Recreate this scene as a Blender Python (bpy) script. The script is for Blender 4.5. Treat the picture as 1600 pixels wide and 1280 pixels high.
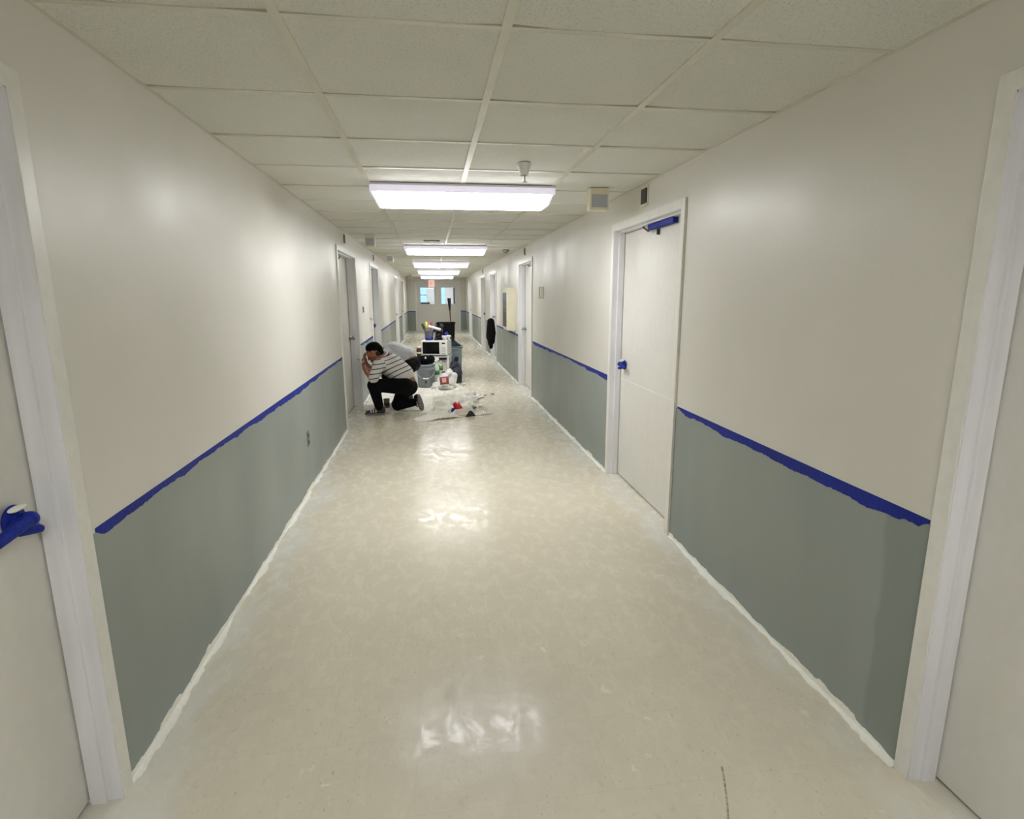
import bpy, bmesh, math, random
from mathutils import Vector, Matrix, noise
from mathutils.geometry import intersect_point_line
PI = math.pi
S = bpy.context.scene
C = S.collection
for o in list(bpy.data.objects): bpy.data.objects.remove(o)

# ------------------------------------------------------------------ camera
W, H, TZ = 2.438, 2.235, 0.842          # corridor width, ceiling height, top of the grey paint
Y0, YE = -5.0, 24.9                      # corridor ends
cam = bpy.data.cameras.new('camera'); co = bpy.data.objects.new('camera', cam); C.objects.link(co)
cam.sensor_fit = 'HORIZONTAL'; cam.sensor_width = 36; cam.lens = 880 / 1600 * 36
cam.clip_start = 0.05; cam.clip_end = 200
R_ = Vector((0.99022725, -0.13941005, -0.00385179)); U_ = Vector((0.03154583, 0.19699576, 0.97989669))
F_ = Vector((0.13584866, 0.97044191, -0.19946838))
m4 = Matrix((R_, U_, -F_)).transposed().to_4x4(); m4.translation = (0.99, 0, 1.5035)
co.matrix_world = m4
S.camera = co
# ------------------------------------------------------------------ world (daylight behind the far door windows)
w = bpy.data.worlds.new('world'); S.world = w; w.use_nodes = True
bgn = w.node_tree.nodes['Background']; bgn.inputs[0].default_value = (0.42, 0.68, 1.0, 1); bgn.inputs[1].default_value = 1.9
LAMP = 33.0
S.view_settings.view_transform = 'Standard'; S.view_settings.look = 'None'
S.view_settings.exposure = 0.0; S.view_settings.gamma = 1.0; S.view_settings.use_curve_mapping = False
S.cycles.max_bounces = 10; S.cycles.diffuse_bounces = 8; S.cycles.sample_clamp_indirect = 6

# ------------------------------------------------------------------ materials
def srgb(r, g, b):
    f = lambda c: (c/255/12.92) if c/255 <= .04045 else ((c/255+.055)/1.055)**2.4
    return (f(r), f(g), f(b), 1)
MATS = {}
def mat(name, col, rough=.5, metal=0, spec=.5, emit=None, es=0, bump=0, bscale=40, vary=0, alpha=1, trans=0):
    if name in MATS: return MATS[name]
    m = bpy.data.materials.new(name); m.use_nodes = True; nt = m.node_tree; N = nt.nodes; L = nt.links
    p = N['Principled BSDF']; p.inputs['Base Color'].default_value = srgb(*col)
    p.inputs['Roughness'].default_value = rough; p.inputs['Metallic'].default_value = metal
    p.inputs['Specular IOR Level'].default_value = spec
    p.inputs['Alpha'].default_value = alpha; p.inputs['Transmission Weight'].default_value = trans
    if emit: p.inputs['Emission Color'].default_value = emit; p.inputs['Emission Strength'].default_value = es
    tc = N.new('ShaderNodeTexCoord')
    if bump:
        n = N.new('ShaderNodeTexNoise'); n.inputs['Scale'].default_value = bscale; n.inputs['Detail'].default_value = 3
        L.new(tc.outputs['Object'], n.inputs['Vector'])
        b = N.new('ShaderNodeBump'); b.inputs['Strength'].default_value = bump; b.inputs['Distance'].default_value = .01
        L.new(n.outputs['Fac'], b.inputs['Height']); L.new(b.outputs[0], p.inputs['Normal'])
    n2 = N.new('ShaderNodeTexNoise'); n2.inputs['Scale'].default_value = 6; n2.inputs['Detail'].default_value = 4
    L.new(tc.outputs['Object'], n2.inputs['Vector'])
    mp = N.new('ShaderNodeMapRange'); v = vary or .04
    mp.inputs['From Min'].default_value = .3; mp.inputs['From Max'].default_value = .7
    mp.inputs['To Min'].default_value = 1 - v; mp.inputs['To Max'].default_value = 1 + v
    L.new(n2.outputs['Fac'], mp.inputs['Value'])
    hs = N.new('ShaderNodeHueSaturation'); hs.inputs['Color'].default_value = srgb(*col)
    L.new(mp.outputs[0], hs.inputs['Value']); L.new(hs.outputs[0], p.inputs['Base Color'])
    MATS[name] = m
    return m

class NG:
    """small node-graph writer"""
    def __init__(s, name):
        s.m = bpy.data.materials.new(name); s.m.use_nodes = True; s.nt = s.m.node_tree
        s.p = s.nt.nodes['Principled BSDF']; s.tc = s.nt.nodes.new('ShaderNodeTexCoord')
        MATS[name] = s.m
        sp = s.n('ShaderNodeSeparateXYZ'); s.l(s.tc.outputs['Object'], sp.inputs[0]); s.x, s.y, s.z = sp.outputs
    def n(s, t, **k):
        a = s.nt.nodes.new(t)
        for kk, v in k.items(): setattr(a, kk, v)
        return a
    def l(s, a, b): s.nt.links.new(a, b)
    def put(s, sock, v):
        if isinstance(v, (int, float)): sock.default_value = v
        elif isinstance(v, tuple): sock.default_value = v
        else: s.l(v, sock)
    def math(s, op, a, b=0, clamp=False):
        k = s.n('ShaderNodeMath', operation=op, use_clamp=clamp); s.put(k.inputs[0], a); s.put(k.inputs[1], b); return k.outputs[0]
    def noise(s, scale, detail=3, vec=None, rough=.5, dist=0, out='Fac'):
        k = s.n('ShaderNodeTexNoise'); k.inputs['Scale'].default_value = scale; k.inputs['Detail'].default_value = detail
        k.inputs['Roughness'].default_value = rough; k.inputs['Distortion'].default_value = dist
        s.l(vec if vec is not None else s.tc.outputs['Object'], k.inputs['Vector']); return k.outputs[out]
    def scaled(s, sx, sy, sz, rot=0, loc=(0, 0, 0)):
        k = s.n('ShaderNodeMapping'); k.inputs['Scale'].default_value = (sx, sy, sz); k.inputs['Rotation'].default_value = (0, 0, rot)
        k.inputs['Location'].default_value = loc
        s.l(s.tc.outputs['Object'], k.inputs[0]); return k.outputs[0]
    def rng(s, v, a, b, c=0, d=1, smooth=False):
        k = s.n('ShaderNodeMapRange'); 
        if smooth: k.interpolation_type = 'SMOOTHSTEP'
        s.put(k.inputs[0], v); s.put(k.inputs[1], a); s.put(k.inputs[2], b); s.put(k.inputs[3], c); s.put(k.inputs[4], d); return k.outputs[0]
    def mix(s, f, a, b):
        k = s.n('ShaderNodeMix', data_type='RGBA'); s.put(k.inputs[0], f); s.put(k.inputs[6], a); s.put(k.inputs[7], b); return k.outputs[2]
    def bump(s, h, strength, dist=.01):
        k = s.n('ShaderNodeBump'); k.inputs['Strength'].default_value = strength; k.inputs['Distance'].default_value = dist
        s.l(h, k.inputs['Height']); s.l(k.outputs[0], s.p.inputs['Normal'])

UPPER = srgb(214, 208, 196); LOWER = srgb(142, 150, 145)
def wall_material():
    g = NG('wall_paint')
    big = g.noise(1.3, 3); fine = g.noise(60, 4)
    up = g.mix(g.rng(big, .35, .65), srgb(216, 213.4, 205.4), srgb(211, 208.4, 199.4))
    lowv = g.noise(1.0, 3, vec=g.scaled(1, 1.6, .5))
    lo = g.mix(g.rng(lowv, .35, .65), srgb(147, 154, 149), srgb(136, 144, 139))
    # fresh brush band of grey paint beside the right-hand near door frame
    band = g.math('MULTIPLY', g.rng(g.math('ADD', g.y, g.math('MULTIPLY', g.noise(3, 2), .12)), 1.60, 1.58), g.rng(g.x, 2.0, 2.2))
    lo = g.mix(g.math('MULTIPLY', band, .55), lo, srgb(118, 127, 123))
    edge = g.math('LESS_THAN', g.z, TZ - .012)
    g.l(g.mix(edge, up, lo), g.p.inputs['Base Color'])
    g.put(g.p.inputs['Roughness'], g.rng(g.noise(2.2, 3), .3, .7, .36, .50)); g.p.inputs['Specular IOR Level'].default_value = .5
    g.bump(fine, .05)
    return g.m
def floor_material():
    g = NG('vinyl_tile_floor')
    # twelve inch tiles: per-tile tone, hairline joints
    T = .3048
    u = g.math('DIVIDE', g.math('ADD', g.x, .02), T); v = g.math('DIVIDE', g.math('ADD', g.y, .11), T)
    fu = g.math('FRACT', u); fv = g.math('FRACT', v)
    du = g.math('ABSOLUTE', g.math('SUBTRACT', fu, .5)); dv = g.math('ABSOLUTE', g.math('SUBTRACT', fv, .5))
    joint = g.math('GREATER_THAN', g.math('MAXIMUM', du, dv), .4965)
    cv = g.n('ShaderNodeCombineXYZ'); g.l(g.math('FLOOR', u), cv.inputs[0]); g.l(g.math('FLOOR', v), cv.inputs[1])
    wn = g.n('ShaderNodeTexWhiteNoise', noise_dimensions='2D'); g.l(cv.outputs[0], wn.inputs['Vector'])
    big = g.noise(1.4, 4, rough=.6)
    c = g.mix(g.rng(big, .3, .7), srgb(213, 207, 188), srgb(204, 198, 179))
    c = g.mix(g.rng(wn.outputs['Value'], 0, 1, 0, .05), c, srgb(184, 176, 156))
    # marbling streaks and dark flecks of the vinyl
    st = g.noise(34, 4, vec=g.scaled(1, .35, 1, rot=.5), dist=.5)
    c = g.mix(g.rng(st, .56, .72, 0, .20), c, srgb(222, 214, 196))
    st2 = g.noise(40, 4, vec=g.scaled(1, .4, 1, rot=-.35), dist=.4)
    c = g.mix(g.rng(st2, .62, .72, 0, .20), c, srgb(170, 160, 138))
    fl = g.noise(120, 2, vec=g.scaled(1, .4, 1, rot=.4))
    c = g.mix(g.rng(fl, .66, .74, 0, .42), c, srgb(132, 120, 98))
    c = g.mix(g.math('MULTIPLY', joint, .12), c, srgb(138, 128, 108))
    # white primer scuffs and splashes
    sp = g.noise(9, 5, rough=.65, dist=.4); far = g.noise(2.1, 2)
    c = g.mix(g.math('MULTIPLY', g.rng(sp, .64, .69, 0, .75), g.rng(far, .45, .6)), c, srgb(226, 223, 212))
    # primer haze along both walls
    dist = g.math('MINIMUM', g.x, g.math('SUBTRACT', W, g.x))
    hz = g.noise(3.2, 4, vec=g.scaled(1, .6, 1), rough=.6)
    reach = g.rng(g.noise(1.1, 2, vec=g.scaled(.2, 1, 1)), .3, .7, .03, .42)
    haze = g.math('MULTIPLY', g.rng(g.math('DIVIDE', dist, reach), 1, .35, 0, 1, True), g.rng(hz, .34, .54, 0, .9))
    c = g.mix(haze, c, srgb(214, 213, 203))
    # greyer patch in the middle near the camera
    gx = g.math('SUBTRACT', g.x, 1.15); gy = g.math('SUBTRACT', g.y, 1.75)
    rr = g.math('SQRT', g.math('ADD', g.math('MULTIPLY', gx, gx), g.math('MULTIPLY', gy, gy)))
    c = g.mix(g.math('MULTIPLY', g.rng(g.math('ADD', rr, g.math('MULTIPLY', sp, .4)), .72, .30, 0, .5, True), 1), c, srgb(192, 186, 177))
    # the black heel scuff right of centre
    t = g.rng(g.y, 1.27, 1.45); cx = g.math('ADD', g.math('ADD', 1.80, g.math('MULTIPLY', t, .088)), g.math('MULTIPLY', g.math('MULTIPLY', t, t), -.012))
    sc = g.math('MULTIPLY', g.math('LESS_THAN', g.math('ABSOLUTE', g.math('SUBTRACT', g.x, cx)), .0036), g.math('MULTIPLY', g.math('GREATER_THAN', g.y, 1.12), g.math('LESS_THAN', g.y, 1.452)))
    c = g.mix(g.math('MULTIPLY', sc, g.rng(g.noise(90, 2), .35, .6, .35, .9)), c, srgb(132, 128, 116))
    g.l(c, g.p.inputs['Base Color'])
    wear = g.noise(15, 6, vec=g.scaled(1, .6, 1, rot=.3), rough=.72, dist=.5)
    g.put(g.p.inputs['Roughness'], g.rng(wear, .46, .60, .28, .10))
    g.p.inputs['Specular IOR Level'].default_value = .11
    hgt = g.math('ADD', g.math('MULTIPLY', g.noise(12, 3), .5), g.math('MULTIPLY', g.noise(60, 4, dist=.6), .35))
    g.bump(hgt, .22, .004)
    return g.m
def tile_material():
    g = NG('mineral_fibre_tile')
    n1 = g.noise(130, 4, rough=.75); n2 = g.noise(420, 2)
    big = g.noise(1.1, 2)
    c = g.mix(g.rng(big, .35, .65), srgb(240, 240, 234), srgb(235, 234, 227))
    c = g.mix(g.rng(n1, .54, .68, 0, .55), c, srgb(176, 172, 158))
    g.l(c, g.p.inputs['Base Color']); g.p.inputs['Roughness'].default_value = .95; g.p.inputs['Specular IOR Level'].default_value = .1
    g.bump(g.math('ADD', n1, g.math('MULTIPLY', n2, .5)), .8, .008)
    return g.m
def paint_white(name, c, streak=.05):
    g = NG(name)
    n = g.noise(26, 4, vec=g.scaled(1, 1, .06 if streak > .04 else .7)); b = g.noise(2.5, 2)
    dk = tuple(int(k*(1-streak)) for k in c)
    g.l(g.mix(g.rng(g.math('ADD', g.math('MULTIPLY', n, .6), g.math('MULTIPLY', b, .4)), .4, .6), srgb(*c), srgb(*dk)), g.p.inputs['Base Color'])
    g.p.inputs['Roughness'].default_value = .34; g.bump(n, .08, .004)
    return g.m
M = dict(
    wall=wall_material(), floor=floor_material(), tile=tile_material(),
    frame=paint_white('door_frame_gloss_white', (234, 234, 238)), face=paint_white('door_frame_face_cream', (226, 225, 219), .03),
    slab=paint_white('door_slab_paint', (218, 216, 209), .015), lobby=mat('lobby_paint', (225, 226, 226), .6),
    grid=mat('grid_bar_paint', (206, 204, 190), .42, spec=.5), dark=mat('plenum_dark', (16, 15, 13), .9),
    gap=mat('shadow_gap', (52, 48, 46), .8), tape=mat('blue_masking_tape', (10, 36, 138), .6, spec=.3, vary=.16, bump=.3, bscale=60),
    bead=mat('white_primer_smear', (236, 235, 226), .6, bump=.6, bscale=50), white=mat('white_enamel', (226, 226, 228), .4),
    rim=mat('lamp_housing_glow', (225, 222, 235), .35, emit=(.74, .70, .88, 1), es=.55),  # housing side above the lens; spill light put in as weak lilac emission
    housing=mat('lamp_housing_enamel', (232, 230, 236), .35),
    lens=mat('lamp_lens', (240, 240, 240), .4, emit=(.985, .985, 1, 1), es=LAMP), lens_side=mat('lamp_lens_side', (240, 240, 240), .4, emit=(.985, .985, 1, 1), es=15.0), cap=mat('lamp_lens_end', (225, 232, 232), .3, emit=(.86, .96, 1, 1), es=.75),
    steel=mat('brushed_steel', (170, 170, 168), .3, metal=1), black=mat('black_plastic', (18, 18, 20), .45), charcoal=mat('charcoal', (46, 48, 52), .6),
    skin=mat('skin', (150, 96, 72), .55, bump=.05), cloth_black=mat('black_trouser_cloth', (9, 9, 11), .9, spec=.15, bump=.3, bscale=30),
    sole=mat('grey_rubber_sole', (112, 110, 106), .7), shoe=mat('black_shoe_leather', (22, 20, 20), .5), shoe_white=mat('white_shoe_leather', (205, 202, 198), .5),
    cap_cloth=mat('black_cap_cloth', (7, 7, 9), .9, spec=.15), tee=mat('grey_white_tee', (196, 198, 206), .85, bump=.25, bscale=20),
    belt=mat('dark_green_waistband', (20, 34, 30), .7), jeans=mat('dark_trousers', (22, 21, 24), .9, spec=.15, bump=.3, bscale=30), hair=mat('dark_hair', (14, 11, 10), .7),
    bucket=mat('grey_bucket_plastic', (128, 134, 140), .45), bin=mat('black_bin_plastic', (8, 8, 9), .6, spec=.25), tote=mat('grey_tote_plastic', (112, 122, 128), .5),
    mw=mat('microwave_white', (226, 226, 220), .35), mwglass=mat('microwave_black_glass', (8, 8, 10), .15), canvas=mat('drop_cloth_canvas', (231, 228, 217), .9, bump=.4, bscale=45, vary=.06),
    bag=mat('white_plastic_bag', (214, 214, 210), .3, bump=.5, bscale=18), film=mat('clear_plastic_film', (225, 222, 210), .2, alpha=.35, bump=.4, bscale=15),
    red=mat('red_plastic', (196, 24, 36), .35), redlabel=mat('red_brown_label', (150, 58, 48), .5), pink=mat('pale_pink_label', (226, 190, 184), .5),
    green=mat('green_label', (86, 128, 84), .5), palegreen=mat('pale_green_plastic', (196, 216, 194), .4), slate=mat('slate_nylon', (52, 55, 70), .75, bump=.4, bscale=25),
    yellow=mat('yellow_plastic', (206, 196, 70), .5), brown=mat('brown_glass', (74, 48, 34), .3), cream=mat('cream_label', (214, 206, 182), .6),
    blue=mat('navy_plastic', (24, 26, 130), .4), lilac=mat('blue_grey_plastic', (118, 122, 140), .5), teal=mat('dark_teal_cloth', (30, 52, 58), .85, bump=.4, bscale=25),
    navy=mat('navy_cloth', (26, 30, 52), .85, bump=.4, bscale=25), wood=mat('dark_wood', (92, 78, 58), .5), ivory=mat('ivory_enamel', (226, 220, 196), .4),
    greyplate=mat('grey_plate', (150, 150, 142), .5), lampgrey=mat('lilac_grey_panel', (176, 177, 186), .35), bronze=mat('dark_bronze', (60, 56, 48), .4, metal=.4),
    exitface=mat('exit_sign_face', (236, 208, 198), .4, emit=(1, .72, .64, 1), es=.28), exitred=mat('exit_sign_letters', (200, 60, 50), .4, emit=(1, .12, .08, 1), es=.7),
    glass=mat('window_glass', (240, 246, 250), .03, trans=1), rib=mat('grey_paint_patch', (112, 120, 116), .6),
)

# ------------------------------------------------------------------ mesh helpers
def link(name, bm, m, parent=None, smooth=False):
    me = bpy.data.meshes.new(name); bm.normal_update(); bm.to_mesh(me); bm.free()
    for k in (m if isinstance(m, (list, tuple)) else [m]): me.materials.append(k)
    if smooth:
        for p in me.polygons: p.use_smooth = True
    o = bpy.data.objects.new(name, me); C.objects.link(o)
    if parent is not None: o.parent = parent
    return o
def box(bm, x0, x1, y0, y1, z0, z1, bev=0, mi=0):
    r = bmesh.ops.create_cube(bm, size=1)['verts']
    for v in r: v.co = Vector(((x0+x1)/2 + v.co.x*(x1-x0), (y0+y1)/2 + v.co.y*(y1-y0), (z0+z1)/2 + v.co.z*(z1-z0)))
    fs = list({f for v in r for f in v.link_faces})
    for f in fs: f.material_index = mi
    if bev:
        es = list({e for f in fs for e in f.edges})
        bmesh.ops.bevel(bm, geom=es, offset=bev, segments=2, affect='EDGES', profile=.7)
def lathe(bm, prof, c=(0, 0, 0), n=24, mat4=None, mi=0):
    """closed surface of revolution about z; prof = [(r, z)...]"""
    rings = []
    for r, z in prof:
        if r < 1e-5: rings.append([bm.verts.new((c[0], c[1], c[2]+z))])
        else: rings.append([bm.verts.new((c[0]+r*math.cos(2*PI*i/n), c[1]+r*math.sin(2*PI*i/n), c[2]+z)) for i in range(n)])
    fs = []
    for a, b in zip(rings, rings[1:]):
        for i in range(n):
            j = (i+1) % n
            if len(a) == 1 and len(b) == 1: continue
            if len(a) == 1: f = bm.faces.new((a[0], b[j], b[i]))
            elif len(b) == 1: f = bm.faces.new((a[i], a[j], b[0]))
            else: f = bm.faces.new((a[i], a[j], b[j], b[i]))
            f.material_index = mi; fs.append(f)
    if mat4:
        for v in {v for r in rings for v in r}: v.co = mat4 @ v.co
    return fs
def capsule(bm, a, b, ra, rb, n=14):
    a = Vector(a); b = Vector(b); d = b-a; L = d.length
    q = d.to_track_quat('Z', 'Y').to_matrix().to_4x4() if L > 1e-6 else Matrix.Identity(4)
    prof = [(ra*math.sin(t*PI/10), -ra*math.cos(t*PI/10)) for t in range(0, 6)]
    prof += [(rb*math.cos(t*PI/10), L + rb*math.sin(t*PI/10)) for t in range(0, 6)]
    prof[0] = (0, -ra); prof[-1] = (0, L+rb)
    lathe(bm, prof, n=n, mat4=Matrix.Translation(a) @ q)
def ell(bm, c, r, rot=None):
    k = bmesh.ops.create_icosphere(bm, subdivisions=3, radius=1)['verts']
    m = Matrix.Translation(c) @ (rot.to_4x4() if rot else Matrix.Identity(4)) @ Matrix.Diagonal((*r, 1))
    for v in k: v.co = m @ v.co
def tube(bm, pts, r, n=8, cap=True):
    pts = [Vector(p) for p in pts]; rings = []
    for i, p in enumerate(pts):
        d = (pts[min(i+1, len(pts)-1)] - pts[max(i-1, 0)]).normalized()
        q = d.to_track_quat('Z', 'Y'); rr = r[i] if isinstance(r, (list, tuple)) else r
        rings.append([bm.verts.new(p + q @ Vector((rr*math.cos(2*PI*k/n), rr*math.sin(2*PI*k/n), 0))) for k in range(n)])
    for a, b in zip(rings, rings[1:]):
        for i in range(n): bm.faces.new((a[i], a[(i+1) % n], b[(i+1) % n], b[i]))
    if cap: bm.faces.new(rings[0][::-1]); bm.faces.new(rings[-1])
def melt(name, bm, m, parent, vox=.008, sm=4, stripe=None):
    """fuse overlapping closed shells into one continuous skin"""
    me = bpy.data.meshes.new('t'); bm.to_mesh(me); bm.free(); t = bpy.data.objects.new('t', me); C.objects.link(t)
    r = t.modifiers.new('r', 'REMESH'); r.mode = 'VOXEL'; r.voxel_size = vox
    if sm: s = t.modifiers.new('s', 'SMOOTH'); s.factor = .5; s.iterations = sm
    dg = bpy.context.evaluated_depsgraph_get(); me2 = bpy.data.meshes.new_from_object(t.evaluated_get(dg))
    bpy.data.objects.remove(t); me2.name = name
    me2.materials.clear(); me2.materials.append(m)
    for p in me2.polygons: p.use_smooth = True
    if stripe:
        at = me2.attributes.new('stripe', 'FLOAT', 'POINT')
        for i, v in enumerate(me2.vertices): at.data[i].value = stripe(v.co)
    o = bpy.data.objects.new(name, me2); C.objects.link(o)
    if parent is not None: o.parent = parent
    return o
def tag(o, label, cat, group=None):
    o['label'] = label; o['category'] = cat
    if group: o['group'] = group
    return o
def thing(name, label, cat, loc=(0, 0, 0), rotz=0, group=None):
    o = bpy.data.objects.new(name, None); C.objects.link(o); o.location = loc; o.rotation_euler = (0, 0, rotz); o.empty_display_size = .1
    return tag(o, label, cat, group)
def structure(o): o['kind'] = 'structure'; return o
def sroot(name, loc=(0, 0, 0)):
    o = bpy.data.objects.new(name, None); C.objects.link(o); o.location = loc; return structure(o)

# ------------------------------------------------------------------ doors layout: (side, y near, y far, recess)
DOORS = [('L', .33, 1.655, .08), ('R', .05, 1.37, .08), ('R', 3.175, 4.50, .08), ('L', 6.40, 7.93, .11), ('R', 8.16, 9.47, .10),
         ('L', 9.79, 11.18, .10), ('R', 12.75, 14.10, .10), ('R', 15.38, 16.72, .10), ('L', 16.0, 17.45, .10), ('L', 19.6, 21.1, .10), ('R', 20.6, 22.1, .10)]
DT = 2.04
def wall(side):
    bm = bmesh.new()
    xs = (-.12, 0) if side == 'L' else (W, W+.12); xb = (-.30, -.20) if side == 'L' else (W+.20, W+.30)
    xm = (-.20, -.12) if side == 'L' else (W+.12, W+.20)
    y = Y0
    for s, a, b, d in sorted([k for k in DOORS if k[0] == side], key=lambda k: k[1]):
        a2, b2 = a+.03, b-.03
        for q in (xs, xm): box(bm, *q, y, a2, 0, H)
        for q in (xs, xm): box(bm, *q, a2, b2, DT-.03, H)
        y = b2
    for q in (xs, xm): box(bm, *q, y, YE, 0, H)
    box(bm, *xb, Y0, YE, 0, H)
    return structure(link('wall_left' if side == 'L' else 'wall_right', bm, M['wall']))
wall('L'); wall('R')
bm = bmesh.new(); box(bm, -.3, W+.3, Y0-.2, 31.5, -.1, 0); structure(link('floor', bm, M['floor']))
bm = bmesh.new(); box(bm, -.3, W+.3, Y0-.2, Y0, 0, H); structure(link('wall_back', bm, M['wall']))
# end wall with the opening of the double door
EX0, EX1 = .31, 2.24
bm = bmesh.new()
box(bm, -.3, EX0+.03, YE, YE+.15, 0, H); box(bm, EX1-.03, W+.3, YE, YE+.15, 0, H); box(bm, EX0+.03, EX1-.03, YE, YE+.15, 2.02, H)
structure(link('wall_front', bm, M['wall']))

# ceiling: one tile field with the grid as its part
def ceiling():
    rnd = random.Random(4); P = .613; r0 = 1.745
    cols = [-.02, .603, 1.222, 1.84, W+.02]
    bm = bmesh.new()
    n0 = math.floor((Y0 - r0)/P); n1 = math.ceil((YE - r0)/P)
    for k in range(n0, n1):
        ya, yb = r0 + k*P + .011, r0 + (k+1)*P - .011
        ya = max(ya, Y0); yb = min(yb, YE)
        for ci in range(4):
            xa, xb = cols[ci] + .014, cols[ci+1] - .014
            dz = rnd.uniform(-.001, .0015); n = 8
            # tile edge stands a little short of the cross bar at the corners, leaving thin wedge gaps
            gl, gr = (rnd.choice([0, .006, .010, .013]) for _ in range(2)); ll, lr = rnd.uniform(.08, .24), rnd.uniform(.08, .24)
            xs = [xa + (xb-xa)*i/24 for i in range(25)]
            near = [bm.verts.new((x, ya, H+.003+dz)) for x in xs]; far = []
            for x in xs:
                g = max(gl*max(0, 1-(x-xa)/ll), gr*max(0, 1-(xb-x)/lr)); far.append(bm.verts.new((x, yb-g, H+.003+dz)))
            un = [bm.verts.new(v.co + Vector((0, 0, .012))) for v in near]; uf = [bm.verts.new(v.co + Vector((0, 0, .012))) for v in far]
            for i in range(24):
                bm.faces.new((near[i], far[i], far[i+1], near[i+1])); bm.faces.new((un[i], un[i+1], uf[i+1], uf[i]))
                bm.faces.new((near[i], near[i+1], un[i+1], un[i])); bm.faces.new((far[i], uf[i], uf[i+1], far[i+1]))
    c = structure(link('ceiling', bm, M['tile']))
    bm = bmesh.new(); box(bm, -.3, W+.3, Y0-.2, YE+.15, H+.03, H+.10); link('plenum', bm, M['dark'], c)
    bm = bmesh.new()
    for x in cols[1:4]: box(bm, x-.0145, x+.0145, Y0, YE, H-.0015, H+.012)
    for x0, x1 in ((-.001, .014), (W-.014, W+.001)): box(bm, x0, x1, Y0, YE, H-.001, H+.01)
    for k in range(n0+1, n1):
        y = r0 + k*P; e = [0] + [c_ for c_ in cols[1:4]] + [W]
        for a, b in zip(e, e[1:]): box(bm, a+.0145, b-.0145, y-.0115, y+.0115, H-.0005, H+.011)
    link('grid_bars', bm, M['grid'], c)
ceiling()

# ------------------------------------------------------------------ doors
def handle_lump(parent, x, y, z, sgn, big=1.0, seed=0):
    """lever handle wrapped in blue masking tape; sgn = direction out of the wall"""
    bm = bmesh.new(); s = big
    ell(bm, (x+sgn*.012, y, z), (.014, .036*s, .038*s))
    capsule(bm, (x+sgn*.01, y, z), (x+sgn*.050, y, z+.004), .016*s, .018*s)
    capsule(bm, (x+sgn*.048, y-.004, z+.004), (x+sgn*.044, y-.098*s, z-.016), .017*s, .012*s)
    capsule(bm, (x+sgn*.03, y-.01, z-.02*s), (x+sgn*.045, y+.03*s, z-.032*s), .014*s, .010*s)
    o = melt('taped_handle', bm, M['tape'], parent, .0035, 2); o['label'] = 'lever handle wrapped in blue masking tape'
    bm = bmesh.new(); ell(bm, (x+sgn*.034, y-.012*s, z+.034*s), (.012, .026*s, .007))
    k = link('paint_daub', bm, M['bead'], o, True); k['label'] = 'white paint on the tape'
DN = 0
def door(side, a, b, d, handle=None, closer=None, n=None):
    global DN; DN += 1
    r = sroot('door_%d' % DN)
    X = (lambda q: q) if side == 'R' else (lambda q: W - q)        # build for the right wall, mirror for the left
    def bx(bm, x0, x1, *k, **kw): x0, x1 = sorted((X(x0), X(x1))); box(bm, x0, x1, *k, **kw)
    fw, pr = .05, .014
    bm = bmesh.new()                                                # flat face round the opening
    for y0, y1 in ((a, a+fw), (b-fw, b)): bx(bm, W-pr, W+.004, y0, y1, 0, DT, bev=.002)
    bx(bm, W-pr, W+.004, a+fw, b-fw, DT-fw, DT)
    link('frame_face', bm, M['face'], r)
    bm = bmesh.new()                                                # reveal with its rebate
    t = .004
    for y0, y1 in ((a+.02, a+fw+t), (b-fw-t, b-.02)): bx(bm, W-pr+.003, W+d+.05, y0, y1, 0, DT-.02)
    bx(bm, W-pr+.003, W+d+.05, a+.02, b-.02, DT-fw-t, DT-.02)
    for y0, y1 in ((a+fw, a+fw+.016), (b-fw-.016, b-fw)): bx(bm, W+.030, W+d-.006, y0, y1, 0, DT-fw, bev=.002)
    bx(bm, W+.030, W+d-.006, a+fw, b-fw, DT-fw-.016, DT-fw)
    link('jamb', bm, M['frame'], r)
    bm = bmesh.new(); bx(bm, W+d+.046, W+d+.05, a+fw, b-fw, .001, DT-fw); link('gap', bm, M['gap'], r)
    bm = bmesh.new(); bx(bm, W+d, W+d+.042, a+fw+.005, b-fw-.005, .012, DT-fw-.004, bev=.0015)
    sl = link('door_slab', bm, M['slab'], r)
    if closer:
        yc = a+fw+.30 if closer[1] == 'n' else b-fw-.3
        bm = bmesh.new(); bx(bm, W+d-.036, W+d, yc-.06, yc+.36, DT-fw-.052, DT-fw-.018, bev=.006)
        cl = link('door_closer', bm, M['tape'] if closer[0] == 'blue' else M['bronze'], r)
        if closer[0] == 'blue': cl['label'] = 'door closer wrapped in blue tape'
        bm = bmesh.new(); x = X(W+d-.03)
        tube(bm, [(x, yc+.30, DT-fw-.05), (x, yc+.36, DT-fw-.06), (x, yc+.46, DT-fw-.022)], .006); link('arm', bm, M['bronze'], cl)
        bm = bmesh.new(); bx(bm, W+d-.02, W+d-.001, yc+.22, yc+.235, DT-fw-.095, DT-fw-.058); link('bracket', bm, M['bronze'], cl)
    if handle:
        kind, hy, hz = handle
        x = X(W+d)
        if kind == 'tape': handle_lump(r, x, hy, hz, 1 if side == 'L' else -1)
        elif kind == 'bigtape': handle_lump(r, x, hy, hz, 1 if side == 'L' else -1, 1.12)
        else:
            bm = bmesh.new(); s = 1 if side == 'L' else -1
            ell(bm, (x+s*.01, hy, hz), (.01, .033, .033)); capsule(bm, (x, hy, hz), (x+s*.05, hy, hz), .012, .012); ell(bm, (x+s*.06, hy, hz), (.022, .028, .028))
            melt('door_knob', bm, M['steel'], r, .004, 2)
    return r, sl
def mid(a, b, f): return a + (b-a)*f
door('L', .33, 1.655, .08, ('bigtape', 1.495, .950))
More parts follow.
